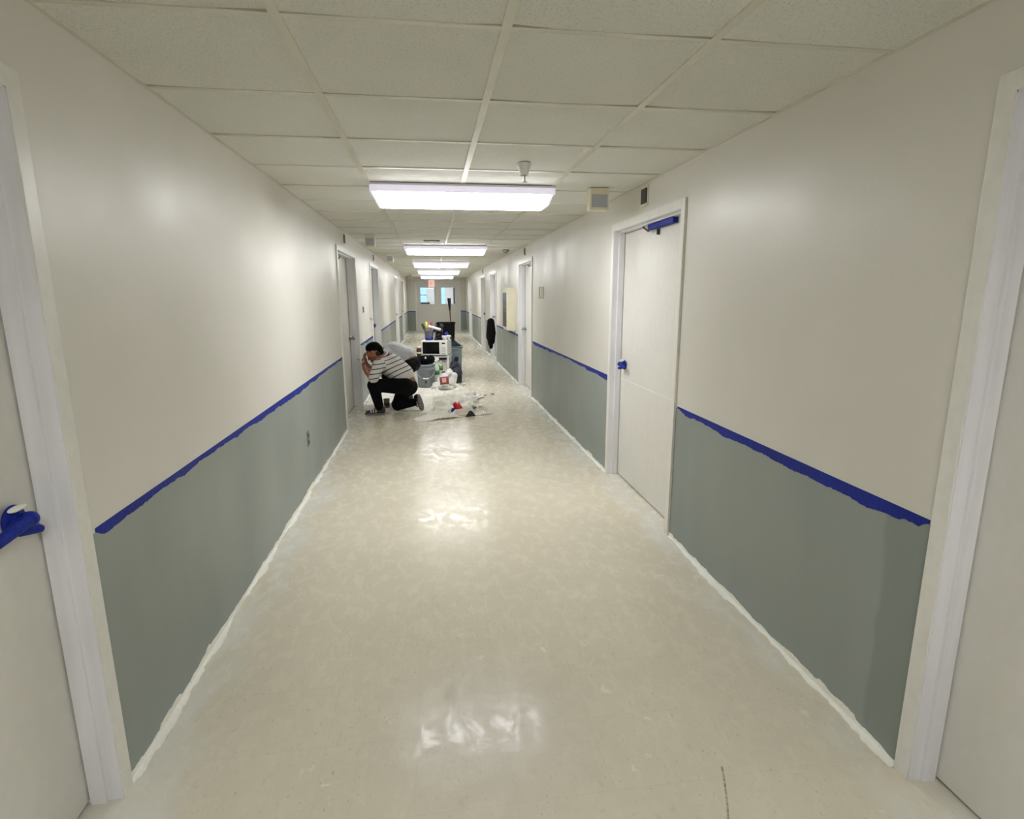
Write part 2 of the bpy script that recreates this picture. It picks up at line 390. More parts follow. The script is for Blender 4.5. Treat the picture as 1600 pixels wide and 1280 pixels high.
door('R', .05, 1.37, .08, None, ('dark', 'n'))
r1, sl1 = door('R', 3.175, 4.50, .08, ('tape', 4.33, .953), ('blue', 'n'))
bm = bmesh.new(); box(bm, W+.0785, W+.081, 3.24, 4.42, .826, .831); link('paint_ridge', bm, M['white'], sl1)
door('L', 6.40, 7.93, .11, ('knob', 7.78, .95), ('dark', 'n'))
door('R', 8.16, 9.47, .10, ('knob', 9.33, .95), ('dark', 'n'))
door('L', 9.79, 11.18, .10, ('bigtape', 10.78, .965), ('dark', 'n'))
door('R', 12.75, 14.10, .10, ('knob', 13.9, .98), ('dark', 'n'))
door('R', 15.38, 16.72, .10, ('bigtape', 16.45, .98), ('dark', 'n'))
door('L', 16.0, 17.45, .10, ('knob', 17.3, .95)); door('L', 19.6, 21.1, .10, ('knob', 20.95, .95)); door('R', 20.6, 22.1, .10, ('knob', 21.9, .95))

# far double door with two windows
DN += 1
r = sroot('door_%d' % DN)
bm = bmesh.new()
for x0, x1 in ((EX0, EX0+.05), (EX1-.05, EX1)): box(bm, x0, x1, YE-.014, YE+.13, 0, 2.07)
box(bm, EX0+.05, EX1-.05, YE-.014, YE+.13, 2.02, 2.07); link('jamb', bm, M['face'], r)
WZ0, WZ1 = 1.13, 1.82
def leaf(x0, x1, w0, w1):
    bm = bmesh.new(); y0, y1 = YE+.03, YE+.072
    box(bm, x0, w0, y0, y1, .008, 2.015); box(bm, w1, x1, y0, y1, .008, 2.015)
    box(bm, w0, w1, y0, y1, .008, WZ0); box(bm, w0, w1, y0, y1, WZ1, 2.015); s = link('door_leaf', bm, M['slab'], r)
    bm = bmesh.new()
    for q in ((w0-.02, w1+.02, y0-.008, y0+.001, WZ0-.02, WZ0), (w0-.02, w1+.02, y0-.008, y0+.001, WZ1, WZ1+.02), (w0-.02, w0, y0-.008, y0+.001, WZ0, WZ1), (w1, w1+.02, y0-.008, y0+.001, WZ0, WZ1)): box(bm, *q)
    link('window_bead', bm, M['slab'], s)
    bm = bmesh.new(); box(bm, w0-.002, w1+.002, YE+.048, YE+.053, WZ0-.002, WZ1+.002); link('window_pane', bm, M['glass'], s)
leaf(EX0+.054, 1.273, .535, 1.125); leaf(1.279, EX1-.054, 1.425, 2.01)

# lobby beyond the far door, lit by daylight and an added fill light
bm = bmesh.new()
x0, x1, y0, y1 = -1.6, 4.0, YE+.15, 31.3
box(bm, x0-.1, x0, y0, y1, 0, 2.7); box(bm, x1, x1+.1, y0, y1, 0, 2.7)
for a, b in ((x0, .10), (.76, 1.42), (1.70, x1)): box(bm, a, b, 29.2, 29.35, 0, 2.7)
for a, b in ((.10, .76), (1.42, 1.70)): box(bm, a, b, 29.2, 29.35, 0, 1.02); box(bm, a, b, 29.2, 29.35, 2.15, 2.7)
box(bm, x0, -.3, YE+.05, y0, 0, 2.7); box(bm, W+.3, x1, YE+.05, y0, 0, 2.7); box(bm, -.3, W+.3, y0-.02, y0, H, 2.7)
structure(link('wall_lobby', bm, M['lobby']))
bm = bmesh.new(); box(bm, x0-.1, x1+.1, YE+.1, 29.35, 2.7, 2.8); structure(link('ceiling_lobby', bm, M['lobby']))
bm = bmesh.new(); box(bm, x0-.1, -.3, YE+.1, 29.35, -.1, 0); box(bm, W+.3, x1+.1, YE+.1, 29.35, -.1, 0); structure(link('floor_lobby', bm, M['floor']))
n = 0
for a, b in ((.10, .76), (1.42, 1.70)):
    n += 1
    bm = bmesh.new(); box(bm, a, b, 29.24, 29.25, 1.02, 2.15)
    wo = structure(link('window_%d' % n, bm, M['glass']))
    bm = bmesh.new(); box(bm, a, b, 29.17, 29.23, 1.02, 1.07); box(bm, a, a+.03, 29.17, 29.23, 1.07, 2.15); box(bm, a, b, 29.19, 29.23, 1.50, 1.53); link('window_frame', bm, M['charcoal'] if n != 2 else M['white'], wo)
bm = bmesh.new(); box(bm, 2.08, 2.16, 28.6, 28.68, 0, 2.695); structure(link('trim_1', bm, M['charcoal']))
bm = bmesh.new(); box(bm, .2, .92, 28.5, 28.9, 0, 1.16, bev=.01); k = link('counter', bm, M['charcoal']); tag(k, 'dark counter in the lobby seen through the left door window', 'counter')
lt = bpy.data.lights.new('lobby_fill', 'AREA'); lt.energy = 85; lt.size = 1.2; lt.color = (.95, .96, 1)  # added area light to brighten the lobby, no fixture seen there
lo = bpy.data.objects.new('lobby_fill', lt); C.objects.link(lo); lo.location = (1.2, 27.2, 2.65)

# ------------------------------------------------------------------ ragged strips
def rag(y, seed, f=1.0):
    return (noise.noise(Vector((y*5*f, seed*7.3, 0))) * .6 + noise.noise(Vector((y*19*f, seed*3.1, 2))) * .35 + noise.noise(Vector((y*60*f, seed, 5))) * .2)
def strip_verts(bm, side, y0, y1, top, bot, th):
    """thin strip lying on a side wall with ragged edge; top(y), bot(y) give its edges"""
    n = max(8, int((y1-y0)/.012)); n = min(n, 420); prev = None
    sx = (0, th) if side == 'L' else (W, W-th)
    for i in range(n+1):
        y = y0 + (y1-y0)*i/n; zt, zb = top(y), bot(y)
        cur = [bm.verts.new((sx[1], y, zt)), bm.verts.new((sx[1], y, zb)), bm.verts.new((sx[0], y, zb)), bm.verts.new((sx[0], y, zt))]
        if prev:
            for k in range(4): bm.faces.new((prev[k], cur[k], cur[(k+1) % 4], prev[(k+1) % 4]))
        else: bm.faces.new(cur)
        prev = cur
    bm.faces.new(prev[::-1])
    bmesh.ops.recalc_face_normals(bm, faces=bm.faces)
TAPES = [('L', 1.69, 6.39, 'blue masking tape strip on left wall, longest, starting beside the nearest frame'),
         ('L', 7.94, 9.76, 'short blue masking tape strip on left wall above the crouching man\'s head'),
         ('L', 11.20, 15.97, 'blue tape strip on left wall just past the blue-taped left handle'),
         ('L', 17.47, 19.57, 'short far blue tape strip on left wall between two distant doors'),
         ('L', 21.12, 24.88, 'last blue tape strip on left wall running to the end wall'),
         ('R', 1.385, 3.155, 'thick blue masking tape strip on right wall, nearest the camera'),
         ('R', 4.515, 8.145, 'ragged blue tape strip on right wall beyond the blue-handled door'),
         ('R', 9.485, 12.73, 'blue tape strip on right wall running under the ivory wall cabinet'),
         ('R', 14.12, 15.36, 'short blue tape strip on right wall behind the hanging black jacket'),
         ('R', 16.74, 20.57, 'far blue tape strip on right wall past the blue-taped distant handle'),
         ('R', 22.12, 24.88, 'last blue tape strip on right wall beside the end wall')]
for i, (s, a, b, lab) in enumerate(TAPES):
    def bot(y, i=i, a=a, b=b, s=s):
        e = min(1, (y-a)/.05 + .3, (b-y)/.12 + .15)
        swell = .034 + .009*math.sin(y*1.9+i*2) + .022*rag(y, i)
        return TZ - max(.012, swell*e if y < 9 else .032 + .008*rag(y, i, .6))
    bm = bmesh.new(); strip_verts(bm, s, a, b, lambda y: TZ + .0012*noise.noise(Vector((y*3, i, 0))), bot, .0012)
    tag(link('masking_tape', bm, M['tape']), lab, 'tape', 'blue masking tape strips along both walls')
for x0, x1, lab in ((.0, EX0, 'short dark blue tape strip on end wall left of the double door'), (EX1, W, 'short dark blue tape strip on end wall right of the double door')):
    bm = bmesh.new(); box(bm, x0+.004, x1-.004, YE-.0015, YE, TZ-.035, TZ); tag(link('masking_tape', bm, M['tape']), lab, 'tape', 'blue masking tape strips along both walls')
# ragged primer bead left where the baseboards were taken off
def edge_bead(side, name):
    bm = bmesh.new(); i = 31 if side == 'L' else 47
    ds = sorted([k for k in DOORS if k[0] == side], key=lambda k: k[1]); y = Y0; segs = []
    for _, a, b, d in ds: segs.append((y, a)); y = b
    segs.append((y, YE))
    for a, b in segs:
        if b < 0: continue
        a = max(a, .2)
        if b - a < .02: continue
        n = min(600, max(10, int((b-a)/.014))); rows = []
        for k in range(n+1):
            yy = a + (b-a)*k/n
            hgt = max(.004, .020 + .026*rag(yy, i, .8) + (.012 if noise.noise(Vector((yy*3.3, i, 9))) > .25 else 0))
            wd = max(.006, .020 + .040*rag(yy, i+5, .7) + .012*noise.noise(Vector((yy*1.3, i, 4))))
            p = [(0, hgt), (.0022, hgt), (.0035, .006), (wd*.6, .0028), (wd, .0012), (wd, 0)]
            rows.append([bm.verts.new(((q if side == 'L' else W-q), yy, z)) for q, z in p])
        for r0, r1 in zip(rows, rows[1:]):
            for k in range(5): bm.faces.new((r0[k], r1[k], r1[k+1], r0[k+1]))
    bmesh.ops.recalc_face_normals(bm, faces=bm.faces)
    return structure(link(name, bm, M['bead']))
edge_bead('L', 'baseboard_left'); edge_bead('R', 'baseboard_right')

# ------------------------------------------------------------------ ceiling lights
def fixture(y, label):
    t = thing('ceiling_light', label, 'ceiling light', (1.233, y, H), 0, 'fluorescent ceiling lights along the corridor')
    bm = bmesh.new(); box(bm, -.618, .618, .004, .336, -.016, -.002, bev=.002); link('housing', bm, M['housing'], t)
    bm = bmesh.new(); box(bm, -.623, .623, 0, .34, -.0578, -.016, bev=.004); k = link('housing_glow_band', bm, M['rim'], t); k['label'] = 'lilac housing side, lens spill light put in as a weak glow'
    bm = bmesh.new(); prof = [(.008, -.058), (.018, -.095), (.045, -.124), (.295, -.124), (.322, -.095), (.332, -.058)]
    def prism(bm, xa, xb, pr, ia=0, ib=0):
        A = [bm.verts.new((xa + ia*min(1, (-.058-z)/.066), yy, z)) for yy, z in pr]; B = [bm.verts.new((xb - ib*min(1, (-.058-z)/.066), yy, z)) for yy, z in pr]
        for k in range(len(pr)): j = (k+1) % len(pr); bm.faces.new((A[k], A[j], B[j], B[k]))
        bm.faces.new(A[::-1]); bm.faces.new(B)
        bmesh.ops.recalc_face_normals(bm, faces=bm.faces)
    prism(bm, -.572, .572, prof); bm.normal_update()
    for f in bm.faces: f.material_index = 0 if f.normal.z < -.95 else 1
    link('diffuser', bm, (M['lens'], M['lens_side']), t)
    for s in (-1, 1):
        bm = bmesh.new(); pe = [(yy + (.0006 if yy < .1 else -.0006), z) for yy, z in prof]
        if s < 0: prism(bm, -.608, -.573, prof, ia=.022)
        else: prism(bm, .573, .608, prof, ib=.022)
        link('end_cap', bm, M['cap'], t)
    return t
LI = [(4.0, 'nearest large fluorescent ceiling light with prismatic lens'), (8.80, 'second fluorescent ceiling light from the camera, just past a dark slot in the ceiling'),
      (12.85, 'third fluorescent ceiling light from the camera'), (16.95, 'fourth fluorescent ceiling light from the camera, next to last'),
      (21.6, 'farthest fluorescent ceiling light, just before the end wall doors'), (-.75, 'fluorescent ceiling light just behind the camera')]
for y, l in LI: fixture(y, l)

# ceiling pieces
def hang_box(x, y, wd, label):
    t = thing('alarm_box', label, 'box', (x, y, H), 0, 'small boxes hung at the edge of the ceiling')
    bm = bmesh.new(); box(bm, -wd/2, wd/2, 0, .09, -.15, -.002, bev=.004); link('casing', bm, M['ivory'], t)
    bm = bmesh.new(); box(bm, -wd/2+.010, wd/2-.012, -.004, .001, -.132, -.045); link('front_panel', bm, M['lampgrey'], t)
hang_box(2.18, 4.03, .135, 'small ivory box with grey panel hanging near the big light, right side')
hang_box(.27, 7.32, .12, 'small box on left ceiling edge above the wide recessed door')
hang_box(.28, 10.57, .12, 'small box on left ceiling edge above the blue-handled left door')
hang_box(.28, 20.46, .14, 'far small box at the left ceiling edge near the end wall')
t = thing('smoke_detector', 'flat grey round detector on right ceiling beyond the second light', 'detector', (2.23, 9.53, H))
bm = bmesh.new(); lathe(bm, [(0, -.045), (.035, -.045), (.052, -.03), (.058, -.002), (0, -.002)]); link('body', bm, M['greyplate'], t, True)
bm = bmesh.new(); lathe(bm, [(0, -.052), (.02, -.05), (.022, -.044), (0, -.044)]); link('sensor', bm, M['charcoal'], t, True)
t = thing('sprinkler', 'white conical sprinkler cup with thin stem under the ceiling', 'sprinkler', (1.535, 3.36, H))
bm = bmesh.new(); lathe(bm, [(0, -.002), (.040, -.002), (.042, -.008), (.034, -.03), (.024, -.062), (.018, -.066), (.018, -.06), (0, -.055)], n=20); link('cup', bm, M['white'], t, True)
bm = bmesh.new(); tube(bm, [(0.004, 0, -.055), (.004, 0, -.10)], .004); box(bm, -.008, .016, -.008, .008, -.104, -.100); link('stem', bm, M['steel'], t)
bm = bmesh.new(); box(bm, .91, 1.13, 8.06, 8.12, H-.006, H-.0006); tag(link('ceiling_slot', bm, M['gap']), 'thin dark slot in the ceiling just before the second light', 'vent')
# exit sign
t = thing('exit_sign', 'glowing pinkish exit sign hanging above the end doors', 'sign', (1.02, 23.6, H))
bm = bmesh.new(); box(bm, -.13, .13, 0, .04, -.40, -.14, bev=.004); link('casing', bm, M['exitface'], t)
bm = bmesh.new(); box(bm, -.02, .02, .010, .030, -.142, -.002); link('canopy', bm, M['white'], t)
bm = bmesh.new()
def seg(a, b, wd=.012):
    a = Vector((a[0], 0, a[1])); b = Vector((b[0], 0, b[1])); d = (b-a).normalized(); nn = Vector((-d.z, 0, d.x))*wd/2
    lo_ = [bm.verts.new(p + Vector((0, yy, 0))) for yy in (-.004, -.0005) for p in (a-nn, b-nn, b+nn, a+nn)]
    bm.faces.new(lo_[:4]); bm.faces.new(lo_[4:][::-1])
    for k in range(4): bm.faces.new((lo_[k], lo_[4+k], lo_[4+(k+1) % 4], lo_[(k+1) % 4]))
zb, zt, zm = -.335, -.205, -.27
for s_ in (((-.11, zb), (-.11, zt)), ((-.11, zt), (-.07, zt)), ((-.11, zm), (-.075, zm)), ((-.11, zb), (-.07, zb)), ((-.05, zb), (0, zt)), ((-.05, zt), (0, zb)), ((.025, zb), (.025, zt)), ((.05, zt), (.11, zt)), ((.08, zt), (.08, zb))): seg(*s_)
bmesh.ops.recalc_face_normals(bm, faces=bm.faces)
k = link('lettering', bm, M['exitred'], t); k['label'] = 'red letters reading EXIT'

# ------------------------------------------------------------------ small things on the walls
def lamp_over_door(side, y, label):
    x = 0 if side == 'L' else W; s = 1 if side == 'L' else -1
    t = thing('door_lamp', label, 'indicator lamp', (x, y, 2.15), 0, 'small black indicator lamps above the doors')
    bm = bmesh.new(); q = sorted((0, s*.008)); box(bm, *q, -.058, .058, -.062, .062); link('back_plate', bm, M['ivory'], t)
    bm = bmesh.new(); q = sorted((s*.0078, s*.016)); box(bm, *q, -.046, .046, -.048, .048, bev=.002); link('lens', bm, M['black'], t)
lamp_over_door('R', 3.83, 'black square lamp above the closed right door nearest the big light')
lamp_over_door('L', 7.02, 'dark lamp above the wide recessed left door')
lamp_over_door('R', 8.82, 'dark lamp above the second closed door on the right')
lamp_over_door('L', 10.45, 'dark lamp above the blue-handled left door')
lamp_over_door('R', 16.05, 'far dark lamp above the distant blue-handled right door')
t = thing('sign_bracket', 'empty grey sign bracket on right wall beside second closed door', 'bracket', (W, 7.49, 1.53))
bm = bmesh.new(); box(bm, -.006, 0, -.13, .13, -.075, .075, bev=.002); link('back_plate', bm, M['greyplate'], t)
bm = bmesh.new(); box(bm, -.014, -.005, -.13, -.10, -.075, .075); box(bm, -.014, -.005, .10, .13, -.075, .075); box(bm, -.010, -.0055, -.03, .03, -.06, .06); link('rails', bm, M['ivory'], t)
t = thing('light_switch', 'small dark wall switch plate on left wall above the crouching man', 'switch', (0, 8.55, 1.30))
bm = bmesh.new(); box(bm, 0, .006, -.05, .05, -.06, .06, bev=.002); link('plate', bm, M['slab'], t)
bm = bmesh.new(); box(bm, .005, .012, -.032, .032, -.04, .04); link('rocker', bm, M['gap'], t)
t = thing('wall_hook', 'small metal hook on left wall beside the blue-handled left door', 'hook', (0, 9.45, 1.13))
bm = bmesh.new(); box(bm, 0, .004, -.015, .015, -.02, .02); link('back_plate', bm, M['steel'], t)
bm = bmesh.new(); tube(bm, [(.002, 0, .01), (.03, 0, .005), (.035, 0, -.02), (.045, 0, -.01)], .004); link('prong', bm, M['bronze'], t)
t = thing('wall_outlet', 'grey painted outlet plate low on left wall', 'outlet', (0, 4.46, .405))
bm = bmesh.new(); box(bm, 0, .005, -.036, .036, -.058, .058, bev=.002); link('plate', bm, M['rib'], t)
for za in (-.04, .012):
    bm = bmesh.new(); box(bm, .0045, .0065, -.016, .016, za, za+.028); link('socket', bm, M['gap'], t)
# cabinet on the right wall
t = thing('wall_cabinet', 'ivory wall cabinet with dark glazed front projecting from right wall', 'cabinet', (W, 9.885, .885))
bm = bmesh.new(); box(bm, -.134, 0, 0, .62, 0, .74, bev=.004); link('body', bm, M['ivory'], t)
bm = bmesh.new(); box(bm, -.148, -.134, .02, .60, .03, .69, bev=.003); dr = link('door', bm, M['ivory'], t)
bm = bmesh.new(); box(bm, -.151, -.147, .07, .55, .06, .66); link('glazing', bm, M['mwglass'], dr)
bm = bmesh.new(); tube(bm, [(-.148, .06, .34), (-.185, .06, .34), (-.19, .06, .40), (-.148, .06, .42)], .006); link('handle', bm, M['steel'], dr)
# jacket hung on the third right-hand door
bm = bmesh.new(); x = W-.055; y = 13.55
capsule(bm, (x, y-.02, .93), (x+.01, y, .86), .035, .085); capsule(bm, (x, y-.02, .88), (x, y-.05, .60), .085, .115); capsule(bm, (x, y+.06, .88), (x, y+.12, .52), .08, .11)
capsule(bm, (x, y-.05, .62), (x, y-.14, .42), .115, .08); capsule(bm, (x, y+.10, .55), (x, y+.17, .34), .10, .06); capsule(bm, (x, y+.02, .6), (x, y, .27), .09, .045)
jk = melt('jacket', bm, M['cap_cloth'], None, .014, 3); tag(jk, 'black jacket hanging from a door handle on the right wall', 'jacket')

# ------------------------------------------------------------------ people
def stripes():
    g = NG('striped_knit'); a = g.n('ShaderNodeAttribute'); a.attribute_name = 'stripe'
    f = g.math('FRACT', g.math('DIVIDE', a.outputs['Fac'], .056)); s = g.math('LESS_THAN', f, .20)
    s = g.math('MULTIPLY', s, g.math('GREATER_THAN', a.outputs['Fac'], .0))
    g.l(g.mix(s, srgb(206, 203, 200), srgb(44, 44, 52)), g.p.inputs['Base Color']); g.p.inputs['Roughness'].default_value = .9
    g.bump(g.noise(22, 3), .3); return g.m
M['striped'] = stripes()
def hand(bm, wrist, palm_dir, side_dir, curl, L=.19, spread=.30):
    """palm, five separate bent fingers"""
    d = Vector(palm_dir).normalized(); s = Vector(side_dir); s = (s - d*s.dot(d)).normalized(); nrm = d.cross(s)*curl
    wv = Vector(wrist); pl = L*.5
    for k in (-.5, 0, .5): capsule(bm, wv + s*k*.032, wv + d*pl + s*k*.055, .016, .015)
    for i, (o_, ln) in enumerate(((-1.5, .075), (-.5, .085), (.5, .080), (1.5, .062))):
        b = wv + d*pl + s*o_*.020; f1 = (d + s*o_*.06 + nrm*.25).normalized(); f2 = (d + nrm*.9).normalized(); f3 = (d*.4 + nrm).normalized()
        p1 = b + f1*ln*.45; p2 = p1 + f2*ln*.32; p3 = p2 + f3*ln*.25
        capsule(bm, b, p1, .0095, .009); capsule(bm, p1, p2, .009, .0082); capsule(bm, p2, p3, .0082, .007)
    b = wv + d*pl*.3 - s*.028; p1 = b + (d*.6 - s*.8 + nrm*.4).normalized()*.042; p2 = p1 + (d*.9 - s*.1 + nrm*.6).normalized()*.034
    capsule(bm, b, p1, .0125, .011); capsule(bm, p1, p2, .0105, .0085)
def head(bm, c, fwd, up=(0, 0, 1), sc=1.0):
    f = Vector(fwd).normalized(); u = Vector(up); u = (u - f*u.dot(f)).normalized(); l = u.cross(f)
    R = Matrix((f, l, u)).transposed(); c = Vector(c)
    P = lambda a, b, d: c + R @ Vector((a, b, d))*sc
    ell(bm, P(-.005, 0, .025), Vector((.098, .076, .092))*sc, R)
    ell(bm, P(.022, 0, -.035), Vector((.066, .058, .078))*sc, R)
    capsule(bm, P(.052, 0, -.085), P(.058, 0, -.092), .024*sc, .020*sc)          # chin
    capsule(bm, P(.086, 0, .010), P(.106, 0, -.026), .009*sc, .013*sc)            # nose
    capsule(bm, P(.082, -.020, -.060), P(.082, .020, -.060), .010*sc, .010*sc)   # mouth
    capsule(bm, P(.080, -.035, .028), P(.080, .035, .028), .013*sc, .013*sc)     # brow
    for s in (-1, 1): ell(bm, P(-.008, s*.078, -.012), Vector((.018, .009, .030))*sc, R)
    return P, R
def eyes(parent, P, sc=1.0):
    for s in (-1, 1):
        bm = bmesh.new(); ell(bm, P(.080, s*.030, .008), (.010*sc,)*3); link('eye', bm, M['hair'], parent, True)

def shoe(parent, heel, toe, up, col, sole=True, w=.045):
    """heel, toe: points on the sole; up: instep direction"""
    h, t, u = Vector(heel), Vector(toe), Vector(up).normalized(); d = (t-h)
    bm = bmesh.new()
    capsule(bm, h + u*.040 + d*.12, h + u*.036 + d*.45, w*.80, w*.78); capsule(bm, h + u*.036 + d*.45, t + u*.028 - d*.12, w*.84, w*.66); capsule(bm, h + u*.05 + d*.10, h + u*.085 + d*.14, w*.78, w*.72)
    o = melt('shoe', bm, col, parent, .007, 3)
    bm = bmesh.new(); s = d.cross(u).normalized(); n = 20; lo, hi = [], []
    for k in range(n):
        a = 2*PI*k/n; along = .5 - .53*math.cos(a); wd = w*(.92 if along > .55 else .80)*math.sin(a)
        p = h + d*along + s*wd; lo.append(bm.verts.new(p)); hi.append(bm.verts.new(p + u*.022))
    bm.faces.new(lo); bm.faces.new(hi[::-1])
    for k in range(n): bm.faces.new((lo[k], hi[k], hi[(k+1) % n], lo[(k+1) % n]))
    bmesh.ops.recalc_face_normals(bm, faces=bm.faces)
    link('sole', bm, M['sole'], o)
    bm = bmesh.new()
    for q in (.45, .58, .70): 
        cpt = h + d*q + u*.052; capsule(bm, cpt - s*w*.80 - u*.01, cpt + u*.020, .009, .008); capsule(bm, cpt + u*.020, cpt + s*w*.80 - u*.01, .008, .009)
    link('shoe_stripes', bm, M['shoe_white'], o, True)
    return o

def person_a():
    t = thing('person', 'person in striped shirt and black cap kneeling on one knee at left wall', 'person', (.5, 7.35, 0))
    O = Vector((.5, 7.35, 0)); v = lambda x, y, z: Vector((x, 7.35+y, z)) - O
    hip = v(.645, .02, .36); hl, hr = v(.625, -.09, .36), v(.645, .12, .37)
    waist = v(.595, .02, .50); chest = v(.455, .02, .620); neckb = v(.365, 0, .735); hd = v(.240, -.02, .812)
    sl, sr = v(.312, -.165, .660), v(.35, .19, .69)
    kl, kr = v(.232, -.11, .385), v(.505, .13, .082)
    al, ar = v(.285, -.10, .11), v(.735, .12, .12)
    el, er = v(.240, -.215, .470), v(.24, .22, .47); wl, wr = v(.150, -.08, .545), v(.115, .20, .55)
    bm = bmesh.new()
    fwd = Vector((-1, .12, -.28))
    P, R = head(bm, hd, fwd, (-.25, 0, 1), .88)
    capsule(bm, neckb, hd + Vector((.03, 0, -.045)), .062, .055)
    capsule(bm, hip, waist, .125, .120); capsule(bm, waist, chest, .125, .135); capsule(bm, chest, neckb, .13, .075)
    for s in (sl, sr): capsule(bm, chest + (s-chest)*.4, s, .09, .055)
    for s, e, w_ in ((sl, el, wl), (sr, er, wr)):
        capsule(bm, s, e, .052, .040); capsule(bm, e, w_, .042, .026)
    for h_, k, a in ((hl, kl, al), (hr, kr, ar)):
        capsule(bm, h_, k, .085, .058); capsule(bm, k, a, .056, .036)
    capsule(bm, al, al + Vector((-.05, 0, -.05)), .034, .03); capsule(bm, ar, ar + Vector((.03, 0, -.05)), .034, .03)
    hand(bm, wl, (-.42, .10, .9), (0.3, 1, 0), -1, .145); hand(bm, wr, (-.45, -.15, .8), (0, -1, 0.1), 1, .16)
    b = melt('body', bm, M['skin'], t, .0065, 2)
    eyes(b, P)
    # shirt
    bm = bmesh.new()
    capsule(bm, v(.598, .02, .495), waist, .134, .140); capsule(bm, waist, chest, .142, .156); capsule(bm, chest, neckb + Vector((.03, 0, -.03)), .146, .090)
    for s in (sl, sr): capsule(bm, chest + (s-chest)*.3, s, .11, .072)
    for s, e in ((sl, el), (sr, er)): capsule(bm, s, s + (e-s)*.90, .070, .064)
    d1 = Vector((-.42, .10, .90)).normalized(); hem = v(.598, .02, .495)
    def st(p):
        # height up the leaning trunk; down the sleeve when that bone is nearer
        best = 9
        for a_, b_ in ((hem, chest), (chest, neckb)):
            q, f = intersect_point_line(p, a_, b_); f = min(1, max(0, f)); best = min(best, (a_ + (b_-a_)*f - p).length - .150)
        sleeve = 9
        for s, e in ((sl, el), (sr, er)):
            q, f = intersect_point_line(p, s, e); f = min(1, max(0, f)); sleeve = min(sleeve, (s + (e-s)*f - p).length - .056)
        if sleeve < best: return (p - sl).dot(Vector((-.12, 0, 1))) + .336
        bow = .030*math.cos(min(1.5, max(-1.5, (p.y + .05)*7)))
        return (p - hem).dot(d1) + bow - .045 + (.0 if p.z > 0 else 0)
    sh = melt('striped_shirt', bm, M['striped'], t, .008, 4, stripe=st)
    bm = bmesh.new(); q = (neckb-chest).normalized().to_track_quat('Z', 'Y').to_matrix().to_4x4(); tor = []
    cc = neckb + Vector((.012, 0, .0))
    tube(bm, [Matrix.Translation(cc) @ q @ Vector((.072*math.cos(a*PI/9), .072*math.sin(a*PI/9), 0)) for a in range(19)], .013, cap=False)
    k = link('collar', bm, M['charcoal'], sh, True)
    # trousers
    bm = bmesh.new()
    ell(bm, v(.648, .02, .345), (.136, .166, .124), Matrix.Rotation(.5, 3, 'Y'))
    capsule(bm, hl, kl, .112, .082); capsule(bm, kl, v(.287, -.10, .105), .080, .056)
    capsule(bm, hr, kr, .115, .080); capsule(bm, kr, v(.725, .12, .110), .080, .054); capsule(bm, v(.645, .02, .375), v(.60, .02, .35), .105, .105)
    melt('trousers', bm, M['cloth_black'], t, .008, 4)
    # shoes
    shoe(t, v(.355, -.10, .005), v(.11, -.11, .005), (0, 0, 1), M['shoe'])
    shoe(t, v(.790, .08, .215), v(.835, .06, .012), (-.62, .76, -.1), M['shoe'], w=.04)
    # cap
    bm = bmesh.new(); ell(bm, P(-.014, 0, .050), (.098, .080, .070), R); capsule(bm, P(-.085, 0, .02), P(-.10, 0, -.06), .050, .040); capsule(bm, P(-.055, -.05, .0), P(-.075, -.045, -.05), .022, .018); melt('cap', bm, M['cap_cloth'], t, .006, 2)
    bm = bmesh.new(); capsule(bm, P(-.06, -.02, -.03), P(-.06, .02, -.05), .045, .042); melt('hair', bm, M['hair'], t, .006, 2)
    return t, v(.095, .05, .722) + O
pa, tip = person_a()
# the small brush he paints with
t = thing('paint_brush', 'small white tipped brush held against left wall by kneeling person', 'brush', (.088, 7.285, .685))
bm = bmesh.new(); tube(bm, [(.028, 0, -.045), (.008, 0, -.002), (-.010, 0, .018)], [.006, .006, .007]); link('brush_handle', bm, M['white'], t, True)
bm = bmesh.new(); tube(bm, [(-.010, 0, .018), (-.048, 0, .034)], [.010, .004]); link('bristles', bm, M['greyplate'], t, True)

